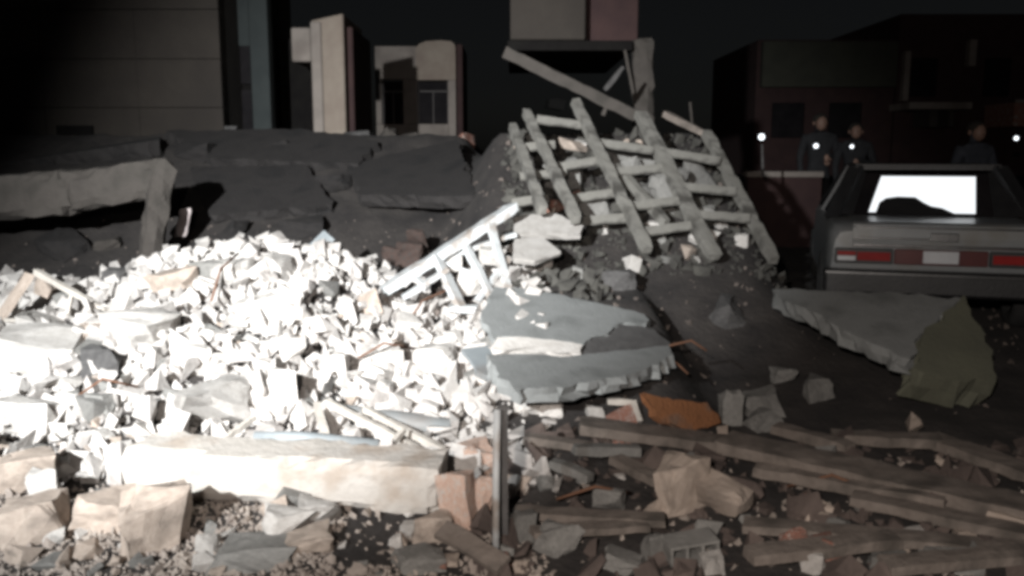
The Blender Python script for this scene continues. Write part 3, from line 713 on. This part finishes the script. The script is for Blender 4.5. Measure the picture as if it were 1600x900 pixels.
# ================================================================== CAR
def make_car(loc, rz):
    t = empty('parked_car', loc, rz); props(t, 'dusty grey boxy saloon car seen from behind, its rear window showing a bright light', 'car')
    # lower body, lofted along y (rear at 0)
    st = [(0.0, .80, .58, .86), (.05, .83, .40, .90), (.30, .85, .34, .925), (.75, .86, .32, .93), (1.2, .865, .30, .93), (2.9, .865, .30, .92), (3.5, .85, .30, .90), (4.1, .83, .34, .84), (4.28, .80, .44, .74)]
    v, f = [], []
    for (y, hw, zb, ztop) in st:
        zm = zb + (ztop - zb) * .45
        ring = [(-hw*.92, zb), (-hw, zb + .08), (-hw, zm), (-hw*.985, ztop - .07), (-hw*.94, ztop - .012), (-hw*.8, ztop), (0, ztop + .012),
                (hw*.8, ztop), (hw*.94, ztop - .012), (hw*.985, ztop - .07), (hw, zm), (hw, zb + .08), (hw*.92, zb)]
        v += [(x, y, z) for x, z in ring]
    k = 13
    for i in range(len(st)-1):
        for j in range(k): f.append((i*k+j, i*k+(j+1) % k, (i+1)*k+(j+1) % k, (i+1)*k+j))
    f += [tuple(range(k)), tuple(range((len(st)-1)*k, len(st)*k))[::-1]]
    o = link('body', mesh('body', v, f, M['paint'], True), t); bm = bmesh.new(); bm.from_mesh(o.data); bmesh.ops.recalc_face_normals(bm, faces=bm.faces); bm.to_mesh(o.data); bm.free()
    o.modifiers.new('edge', 'EDGE_SPLIT').split_angle = R(40)
    # boot lid: a raised panel on deck and rear face
    bm = bmesh.new()
    pr = [(.72, .934), (.10, .918), (-.012, .88), (-.03, .80), (-.025, .735), (.02, .735), (.02, .90), (.72, .92)]
    A = [bm.verts.new((-.66, y, z + .012)) for y, z in pr]; B = [bm.verts.new((.66, y, z + .012)) for y, z in pr]
    bm.faces.new(A); bm.faces.new(B[::-1])
    for i in range(len(pr)): bm.faces.new((A[i], A[(i+1) % len(pr)], B[(i+1) % len(pr)], B[i]))
    bmesh.ops.recalc_face_normals(bm, faces=bm.faces); bl = link('boot_lid', from_bm('boot_lid', bm, M['paint']), t)
    box('trim_strip', (-.66, -.050, .742), (.66, -.028, .762), M['chrome'], bl, .004)
    box('lip', (-.64, -.030, .885), (.64, .01, .90), M['chrome'], bl, .004)
    box('moulding', (-.66, -.044, .80), (.10, -.026, .815), M['chrome'], bl, .004)
    box('lock_plate', (-.09, -.046, .79), (.12, -.026, .86), M['chrome'], bl, .006)
    # rear panel between lamps
    box('rear_panel', (-.34, -.026, .60), (.34, .01, .722), M['redpanel'], t, .006)
    pl = box('number_plate', (-.13, -.040, .615), (.13, -.028, .715), M['white'], t, .004)
    for s in (-1, 1):
        tl = box('tail_light', (min(s*.35, s*.79), -.034, .60), (max(s*.35, s*.79), .03, .722), M['blackp'], t, .006)
        box('red_lens', (min(s*.37, s*.62), -.044, .625), (max(s*.37, s*.62), -.030, .695), M['redlens'], tl, .004)
        box('amber_lens', (min(s*.63, s*.77), -.043, .664), (max(s*.63, s*.77), -.030, .697), M['amber'] if s > 0 else M['redlens'], tl, .003)
        box('reverse_lens', (min(s*.63, s*.77), -.043, .622), (max(s*.63, s*.77), -.030, .66), M['white'] if s < 0 else M['redlens'], tl, .003)
    bp = box('rear_bumper', (-.87, -.13, .36), (.87, .04, .555), M['blackp'], t, .025)
    box('bumper_strip', (-.86, -.142, .52), (.86, -.125, .548), M['chrome'], bp, .005)
    # greenhouse
    zr = 1.385
    lo = [(-.80, .62, .925), (.80, .62, .925), (.82, 2.85, .925), (-.82, 2.85, .925)]
    up = [(-.60, 1.02, zr - .035), (.60, 1.02, zr - .035), (.60, 2.15, zr - .02), (-.60, 2.15, zr - .02)]
    bm = bmesh.new()
    for y0, y1, hw, z in ((1.0, 2.18, .615, zr),):
        vs2 = box_bm(bm, (-hw, y0, z - .05), (hw, y1, z))
    bmesh.ops.bevel(bm, geom=bm.edges[:], offset=.022, segments=2, affect='EDGES')
    link('roof', from_bm('roof', bm, M['blackp'], False), t)  # black on roof and pillars stands for the darkness they fade into
    def pillar(a, b, wd, th):
        o = bar('pillar', a, b, wd, th, 'blackp', seed=2, res=.4, amp=0, chip=0); o.parent = t
    for s in (-1, 1):
        pillar((s*.79, .66, .92), (s*.585, 1.05, zr - .03), .13, .06)
        pillar((s*.825, 1.75, .92), (s*.60, 1.72, zr - .03), .07, .05)
        pillar((s*.80, 2.8, .92), (s*.585, 2.15, zr - .03), .06, .05)
        # side glass
        q = [(s*.815, .85, .93), (s*.82, 2.72, .93), (s*.605, 2.13, zr - .04), (s*.605, 1.12, zr - .04)]
        link('side_window', mesh('side_window', [Vector(p) for p in q] + [Vector(p) - Vector((s*.006, 0, 0)) for p in q], [(0, 1, 2, 3), (7, 6, 5, 4), (0, 4, 5, 1), (1, 5, 6, 2), (2, 6, 7, 3), (3, 7, 4, 0)], M['glass']), t)
    ws = [(-.79, 2.80, .93), (.79, 2.80, .93), (.59, 2.17, zr - .04), (-.59, 2.17, zr - .04)]
    link('windscreen', mesh('windscreen', [Vector(p) for p in ws] + [Vector(p) + Vector((0, .006, 0)) for p in ws], [(0, 1, 2, 3), (7, 6, 5, 4), (0, 4, 5, 1), (1, 5, 6, 2), (2, 6, 7, 3), (3, 7, 4, 0)], M['glass']), t)
    # rear window, an added glowing pane stands for the bright light in it; seat backs dark in its lower left
    bm = bmesh.new()
    def rw(x, h, off=0.0):   # x across, h 0..1 up the sloping window
        return Vector((x * (1 - .24 * h), .655 + .375 * h - off, .955 + (zr - .07 - .955) * h + off * .6))
    qf = [rw(-.70, .0, -.01), rw(.70, .0, -.01), rw(.74, 1, -.01), rw(-.74, 1, -.01)]
    link('rear_glass', mesh('rear_glass', qf + [p + Vector((0, .006, -.004)) for p in qf], [(0, 1, 2, 3), (7, 6, 5, 4), (0, 4, 5, 1), (1, 5, 6, 2), (2, 6, 7, 3), (3, 7, 4, 0)], M['glass']), t)
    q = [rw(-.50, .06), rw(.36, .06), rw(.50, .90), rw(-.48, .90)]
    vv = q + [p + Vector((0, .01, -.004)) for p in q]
    rwo = link('rear_window_glow', mesh('rear_window_glow', vv, [(0, 1, 2, 3), (7, 6, 5, 4), (0, 4, 5, 1), (1, 5, 6, 2), (2, 6, 7, 3), (3, 7, 4, 0)], M['lit']), t)
    q = [(-.66, .0), (.70, .0), (.70, .045), (-.66, .045)]
    pts = [(-.44, .02), (-.43, .26), (-.38, .36), (-.28, .40), (-.12, .39), (-.05, .27), (.01, .19), (.10, .15), (.20, .02)]
    n = len(pts); v = [rw(x, h, .012) for x, h in pts] + [rw(x, h, .002) for x, h in pts]
    link('seat_back', mesh('seat_back', v, [tuple(range(n))[::-1], tuple(range(n, 2*n))] + [(i, (i+1) % n, n+(i+1) % n, n+i) for i in range(n)], M['blackp']), rwo)
    link('window_seal', mesh('window_seal', [rw(-.72, .0, .006), rw(-.62, .0, .006), rw(-.66, 1.0, .006), rw(-.80, 1.0, .006)], [(0, 1, 2, 3)], M['blackp']), t).modifiers.new('th', 'SOLIDIFY').thickness = .01
    link('window_seal', mesh('window_seal', [rw(.49, .0, .006), rw(.78, .0, .006), rw(.80, 1, .006), rw(.65, 1, .006)], [(0, 1, 2, 3)], M['blackp']), t).modifiers.new('th', 'SOLIDIFY').thickness = .01
    for sx in (-1, 1):
        for yy in (.85, 3.45):
            wv = []; wf = []; seg = 24
            prof = [(.0, .19), (.0, .29), (.03, .31), (.16, .31), (.19, .29), (.19, .19)]
            for a in range(seg):
                an = 2 * math.pi * a / seg
                for (dx, rad) in prof: wv.append((sx * (.875 - dx), yy + math.cos(an) * rad, .30 + math.sin(an) * rad))
            kk = len(prof)
            for a in range(seg):
                for b in range(kk): wf.append((a*kk+b, a*kk+(b+1) % kk, ((a+1) % seg)*kk+(b+1) % kk, ((a+1) % seg)*kk+b))
            wo = link('wheel', mesh('wheel', wv, wf, M['rubber'], True), t)
            rv = [(sx*.865, yy, .30)] + [(sx*.855, yy + math.cos(2*math.pi*a/seg)*.195, .30 + math.sin(2*math.pi*a/seg)*.195) for a in range(seg)]
            link('rim', mesh('rim', rv, [(0, a+1, (a+1) % seg+1) for a in range(seg)], M['chrome']), wo)
    tube('exhaust', [(-.5, -.06, .27), (-.5, .3, .29)], .025, 'chrome', t)
    return t
cg = P(1462, 500, 7.0)
make_car((cg.x, 7.0, .27), -R(17))

# ================================================================== dim background, right
Y = 26.0
t = empty('apartment_building', P(1400, 240, Y)); props(t, 'dim apartment building behind the car, with a pale balcony', 'building')
def ab(n, a, b, tp, bt, m, y0, y1, bev=.02):
    return box(n, at(t, P(a, 150, Y).x, Y + y0, P(800, bt, Y).z), at(t, P(b, 150, Y).x, Y + y1, P(800, tp, Y).z), M[m], t, bev)
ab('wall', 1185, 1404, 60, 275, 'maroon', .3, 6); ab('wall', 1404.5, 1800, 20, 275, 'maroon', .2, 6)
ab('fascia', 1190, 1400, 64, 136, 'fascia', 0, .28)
for a, b, tp, bt in ((1210, 1260, 160, 215), (1300, 1350, 160, 215), (1425, 1465, 90, 150), (1540, 1580, 90, 150), (1640, 1690, 90, 150), (1620, 1680, 190, 240)):
    ab('window', a, b, tp, bt, 'glass', .12, .19, .01)
ab('pillar', 1409, 1418, 80, 158, 'house', -.1, .18); ab('pillar', 1508, 1519, 62, 104, 'house', -.1, .18); ab('balcony', 1394, 1488, 163, 174, 'house', -1.2, .18)
ab('bracket', 1433, 1446, 174.5, 200, 'frame', -.9, .18); ab('bracket', 1462, 1470, 174.5, 200, 'frame', -.9, .18)
ab('awning', 1545, 1588, 164, 200, 'brick', -1.4, .18); ab('awning_rail', 1544, 1589, 160, 165, 'house', -1.45, -1.41, 0)

t = empty('garden_wall', P(1230, 272, 14)); props(t, 'low pale wall behind the rightmost joist', 'wall')
box('coping', at(t, P(1168, 270, 14).x, 14, P(1200, 277, 14).z), at(t, P(1288, 270, 14).x, 14.3, P(1200, 268, 14).z), M['house'], t, .01)
box('wall', at(t, P(1170, 270, 14).x, 14.04, .1), at(t, P(1286, 270, 14).x, 14.26, P(1200, 277.3, 14).z), M['maroon'], t)

# onlookers with torches
def person(px, head_py, Y, rz, label, cl, arm):
    foot = P(px, 240, Y); h = P(px, head_py - 8, Y).z - .25
    t = empty('person', (foot.x, Y, .25), rz); props(t, label, 'person')
    k = h / 1.72
    J = dict(pel=(0, 0, .93), wa=(0, 0, 1.1), ch=(0, .01, 1.34), ne=(0, 0, 1.47), nk=(0, -.01, 1.52), hd=(0, -.02, 1.60), top=(0, -.01, 1.66),
             sl=(-.19, 0, 1.40), sr=(.19, 0, 1.40), el=(-.25, .02, 1.12), hl=(-.24, -.06, .86), er=(.27, -.03, 1.13), hr=arm,
             kl=(-.10, -.02, .50), fl=(-.11, .02, .07), tl=(-.12, -.13, .03), kr=(.10, -.02, .50), fr=(.11, .02, .07), tr=(.12, -.13, .03), hpl=(-.09, 0, .86), hpr=(.09, 0, .86))
    E = [('pel', 'wa'), ('wa', 'ch'), ('ch', 'ne'), ('ne', 'nk'), ('nk', 'hd'), ('hd', 'top'), ('ch', 'sl'), ('ch', 'sr'), ('sl', 'el'), ('el', 'hl'), ('sr', 'er'), ('er', 'hr'), ('pel', 'hpl'), ('pel', 'hpr'), ('hpl', 'kl'), ('kl', 'fl'), ('fl', 'tl'), ('hpr', 'kr'), ('kr', 'fr'), ('fr', 'tr')]
    rad = dict(pel=.135, wa=.125, ch=.15, ne=.075, nk=.058, hd=.098, top=.075, sl=.075, sr=.075, el=.048, hl=.032, er=.048, hr=.032, kl=.068, kr=.068, fl=.048, fr=.048, tl=.035, tr=.035, hpl=.10, hpr=.10)
    ks = list(J); me = bpy.data.meshes.new('body'); me.from_pydata([tuple(Vector(J[q]) * k) for q in ks], [(ks.index(a), ks.index(b)) for a, b in E], [])
    me.materials.append(M[cl])
    o = link('body', me, t); s = o.modifiers.new('skin', 'SKIN'); s.use_smooth_shade = True
    for i, q in enumerate(ks):
        me.skin_vertices[0].data[i].radius = (rad[q] * k, rad[q] * k * (.75 if q in ('pel', 'wa', 'ch') else 1)); me.skin_vertices[0].data[i].use_root = q == 'pel'
    sb = o.modifiers.new('sub', 'SUBSURF'); sb.levels = 1; sb.render_levels = 2
    # face and hair
    def ell(n, c, r, m, cutz=None):
        bm = bmesh.new(); bmesh.ops.create_icosphere(bm, subdivisions=2, radius=1)
        for q in bm.verts: q.co = Vector((q.co.x * r[0], q.co.y * r[1], q.co.z * r[2])) * k + Vector(c) * k
        return link(n, from_bm(n, bm, M[m], True), t)
    ell('face', (0, -.055, 1.595), (.078, .075, .105), 'skin'); ell('nose', (0, -.132, 1.595), (.014, .018, .022), 'skin')
    ell('hair', (0, .0, 1.645), (.100, .108, .085), 'hair')
    for sx in (-1, 1): ell('ear', (sx * .088, -.01, 1.595), (.015, .025, .032), 'skin')
    for q in ('hl', 'hr'):
        c = Vector(J[q]); hnd = ell('hand', tuple(c + Vector((0, -.01, -.05))), (.035, .022, .05), 'skin')
        for fi in range(4):
            x = -.027 + fi * .018; L = (.05, .065, .06, .045)[fi]
            fo = tube('finger', [(c + Vector((x, -.01, -.09))) * k, (c + Vector((x, -.03, -.09 - L * .6))) * k, (c + Vector((x, -.05, -.09 - L))) * k], [.009 * k, .008 * k, .006 * k], 'skin', None, 6); fo.parent = hnd
        fo = tube('thumb', [(c + Vector((.03, -.015, -.05))) * k, (c + Vector((.05, -.04, -.08))) * k], [.011 * k, .008 * k], 'skin', None, 6); fo.parent = hnd
    return t, k
def torch_at(px, py, Y, r, label, name='torch'):
    p = P(px, py, Y); t = empty(name, p); props(t, label, name)
    tube('casing', [Vector((0, .02, 0)), Vector((0, .12, -.01))], r * .8, 'blackp', t, 12)
    bm = bmesh.new(); bmesh.ops.create_uvsphere(bm, u_segments=12, v_segments=8, radius=r); link('lens', from_bm('lens', bm, M['torch'], True), t)
person(1522, 198, 11.5, .2, 'person in blue grey top standing behind the car, on the right', 'cloth', (.22, -.2, 1.0))
person(1279, 186, 15.5, .0, 'distant person in dark clothes behind the low pale wall, holding a torch', 'cloth2', (.02, -.26, 1.18))
person(1335, 200, 15.0, -.2, 'person in dark clothes standing left behind the car, torch in hand', 'cloth2', (-.02, -.26, 1.22))
torch_at(1275, 228, 15.1, .04, 'small white torch held behind the low pale wall')
torch_at(1331, 229, 14.6, .03, 'fainter white torch held left behind the car')
torch_at(1588, 216, 14.0, .033, 'small white torch at the right edge above the car')
torch_at(1190, 214, 12.0, .042, 'largest white lamp above the rightmost joist', 'work_lamp')
bar('lamp_post', P(1190, 225, 12.05), P(1192, 275, 12.05), .03, .03, 'dark', 'thin dark post under the largest white lamp', 'post', 3)

# ================================================================== rubble: 280 single pieces, the rest as one mass
rr = random.Random(77)
tmpl = {}
for m in ('pale', 'tan', 'grey', 'brick'):
    tmpl[m] = [(hull_mesh('rubble_chunk', 1000 + i, M[m], 14, 1, .75), 'blocky') for i in range(4)] + \
              [(hull_mesh('rubble_chunk', 1020 + i, M[m], 14, .45, .7), 'flat') for i in range(3)] + \
              [(hull_mesh('rubble_chunk', 1040 + i, M[m], 10, 1, .2), 'angular') for i in range(3)]
shade = dict(pale='pale', tan='tan', grey='grey', brick='reddish')
def region(px, py):
    if px < 800:
        if py > 800: return 'in front of the fallen beam' if px > 280 else 'in the lower left foreground'
        if py > 690: return 'left of the fallen beam' if px < 220 else 'near the right beam end'
        if py > 590: return 'at the heap foot, left' if px < 220 else ('just behind the fallen beam' if px < 450 else 'among the pale struts')
        if py > 490: return 'on the left heap flank' if px < 260 else ('in the heap middle' if px < 530 else 'on the right heap flank')
        return 'along the heap crest' if px > 220 else 'near the collapsed corner frame'
    if py < 440: return 'among the leaning joists'
    if py < 660: return 'around the floor slab'
    return 'among the planks, left' if px < 1150 else 'among the planks, right'
used = {}
def chunk(px, py, size, m):
    g = gnd(px, py)
    if g.y > 11: return
    for k in range(14):
        me, shp = rr.choice(tmpl[m]); s = size * (g - EYE).length / F
        wd = 'egg sized' if s < .07 else 'fist sized' if s < .115 else 'brick sized' if s < .17 else 'head sized'
        lb = f'{wd} {shp} {shade[m]} chunk {region(px, py)}'
        if lb not in used: break
        size = rr.choice((16, 20, 24, 28, 34, 40)); m = rr.choice(('pale', 'tan', 'grey')) if k > 5 else m
    used[lb] = 1
    o = link('rubble_chunk', me)
    o.scale = (s * rr.uniform(.85, 1.2), s * rr.uniform(.7, 1.0), s * rr.uniform(.65, .95))
    o.rotation_euler = (rr.uniform(-.5, .5), rr.uniform(-.5, .5), rr.uniform(0, 6.28))
    o.location = g + Vector((0, 0, s * .22))
    props(o, lb, 'rubble chunk', 'rubble chunks ' + region(px, py))
cnt = 0
def pick(p):  # weighted material
    r = rr.random(); acc = 0
    for m, q in p:
        acc += q
        if r < acc: return m
    return p[-1][0]
heapmix = [('pale', .80), ('tan', .12), ('grey', .08)]
frontmix = [('tan', .5), ('pale', .2), ('grey', .22), ('brick', .08)]
dimmix = [('grey', .4), ('tan', .38), ('pale', .06), ('brick', .16)]
while cnt < 160:
    px, py = rr.uniform(0, 792), rr.uniform(430, 690)
    top = np.interp(px, [0, 150, 230, 300, 400, 480, 640, 800], [520, 490, 480, 430, 415, 430, 500, 520])
    if py < top: continue
    chunk(px, py, rr.choice((22, 28, 34, 42, 52)), pick(heapmix)); cnt += 1
while cnt < 225:
    px, py = rr.uniform(0, 790), rr.uniform(700, 900)
    if 205 < px < 700 and py < 800: continue
    chunk(px, py, rr.choice((18, 22, 28, 36, 46)), pick(frontmix)); cnt += 1
while cnt < 298:
    px, py = rr.uniform(800, 1600), rr.uniform(200, 900)
    if 430 < py < 640 or (650 > py > 640) or (px > 1220 and py < 680) or (py < 440 and px > 1190): continue
    chunk(px, py, rr.choice((20, 26, 34, 46)), pick(dimmix)); cnt += 1

# the mass: thousands of small fragments in one mesh, denser on the lit heap
def mass(name, n, sampler, m, smin, smax, seed, lift):
    rs = np.random.RandomState(seed); V, Fc = [], []; base = 0
    T = []
    for i in range(14):
        me = hull_mesh('t', 2000 + i, M['pale'], 9, (1, .5, .8)[i % 3], .7)
        T.append((np.array([v.co[:] for v in me.vertices]), [tuple(p.vertices) for p in me.polygons])); bpy.data.meshes.remove(me)
    for _ in range(n):
        s_ = sampler(rs)
        if s_ is None: continue
        x, y, dens = s_
        tv, tf = T[rs.randint(len(T))]
        s = smin * (smax / smin) ** (rs.rand() ** 1.7)
        q = rs.normal(size=4); q /= np.linalg.norm(q); a, b, c, d = q
        Rm = np.array([[1-2*(c*c+d*d), 2*(b*c-d*a), 2*(b*d+c*a)], [2*(b*c+d*a), 1-2*(b*b+d*d), 2*(c*d-b*a)], [2*(b*d-c*a), 2*(c*d+b*a), 1-2*(b*b+c*c)]])
        sc = s * np.array([rs.uniform(.8, 1.3), rs.uniform(.7, 1.1), rs.uniform(.6, 1.0)])
        p = (tv * sc) @ Rm.T + np.array([x, y, H(x, y) + s * rs.uniform(.05, lift)])
        V.append(p); Fc += [tuple(i + base for i in f_) for f_ in tf]; base += len(tv)
    me = bpy.data.meshes.new(name); me.from_pydata(np.concatenate(V).tolist(), [], Fc); me.update(); me.materials.append(m)
    o = link(name, me); props(o, kind='stuff'); return o
def s_heap(rs):
    x, y = rs.uniform(-6, .35), rs.uniform(4.25, 7.75)
    if x > -.15 and rs.rand() < (x + .15) * 2: return None
    return x, y, 1
def s_front(rs):
    x, y = rs.uniform(-5, 3.5), 2.6 + 2.2 * rs.rand()
    if x > 0 and rs.rand() < .75: return None
    return x, y, 1
def s_grit(rs):
    x, y = rs.uniform(-3.6, .15), rs.uniform(2.7, 4.1)
    if -.75 < x < -.2 and 3.45 < y: return None
    return x, y, 1
def s_right(rs):
    x, y = rs.uniform(-.1, 2.4), rs.uniform(6.5, 9.6)
    if x > .75 and y < 7.4: return None
    return x, y, 1
def s_yard(rs):
    x, y = rs.uniform(-5, 7), rs.uniform(4.6, 9.5)
    if 1.0 < x < 4.5 and 5.0 < y < 6.6 and rs.rand() < .8: return None
    return x, y, 1
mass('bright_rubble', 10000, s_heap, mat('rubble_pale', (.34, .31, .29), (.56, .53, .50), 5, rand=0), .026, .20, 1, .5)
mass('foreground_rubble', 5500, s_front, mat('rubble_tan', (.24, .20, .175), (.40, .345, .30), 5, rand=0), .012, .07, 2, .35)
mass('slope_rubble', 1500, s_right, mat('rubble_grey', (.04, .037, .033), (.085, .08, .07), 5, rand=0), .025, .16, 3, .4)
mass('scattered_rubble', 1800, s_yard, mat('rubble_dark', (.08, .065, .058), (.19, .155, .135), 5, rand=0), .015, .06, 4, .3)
def s_rfront(rs):
    x, y = rs.uniform(-.2, 3.4), rs.uniform(3.0, 5.0)
    return x, y, 1
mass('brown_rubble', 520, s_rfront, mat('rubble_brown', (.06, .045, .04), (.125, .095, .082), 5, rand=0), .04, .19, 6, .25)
mass('fine_grit', 15000, s_grit, bpy.data.materials['rubble_tan'], .012, .04, 5, .3)

# alike chunks of one region: told apart by their order from left to right
same = {}
for o in C.objects:
    if o.name.startswith('rubble_chunk'): same.setdefault(o['label'], []).append(o)
for lb, os_ in same.items():
    if len(os_) < 2: continue
    os_.sort(key=lambda o: proj(o.location)[0])
    words_ = {2: ('left of two', 'right of two'), 3: ('leftmost of three', 'middle of three', 'rightmost of three'),
              4: ('leftmost of four', 'second from left of four', 'third from left of four', 'rightmost of four')}.get(len(os_))
    if words_:
        for o, w_ in zip(os_, words_): o['label'] = lb + ', ' + w_

# bent reinforcing rods
for i, (pts, lb) in enumerate((
    ([(640, 500), (660, 470), (700, 452), (716, 462)], 'bent rusty rod rising from the flat slab on the heap'),
    ([(330, 470), (345, 420), (372, 396)], 'thin rusty rod sticking up from the crest, left'),
    ([(560, 560), (600, 536), (650, 545)], 'curved rusty rod on the right heap flank'),
    ([(120, 620), (160, 592), (214, 604)], 'curved rusty rod left of the dark tilted block'),
    ([(1046, 540), (1080, 532), (1104, 548)], 'rusty rod poking out of the floor slab tip'),
    ([(1020, 562), (1056, 566), (1075, 584)], 'second rusty rod bending down from the slab tip'),
    ([(1230, 760), (1300, 742), (1370, 770)], 'curved rod across the wide plank'),
    ([(870, 780), (930, 760), (985, 770)], 'curved rod in the dark left of the tan stone'))):
    if i in (4, 5): q = [P(a, b, 5.6 - .02 * k) for k, (a, b) in enumerate(pts)]
    else: q = [L(a, b, .05 + .07 * math.sin(math.pi * k / (len(pts) - 1)) + (.12 if i == 1 and k == 2 else 0)) for k, (a, b) in enumerate(pts)]
    o = tube('reinforcing_rod', q, .008, 'rust', None, 6); props(o, lb, 'rod')
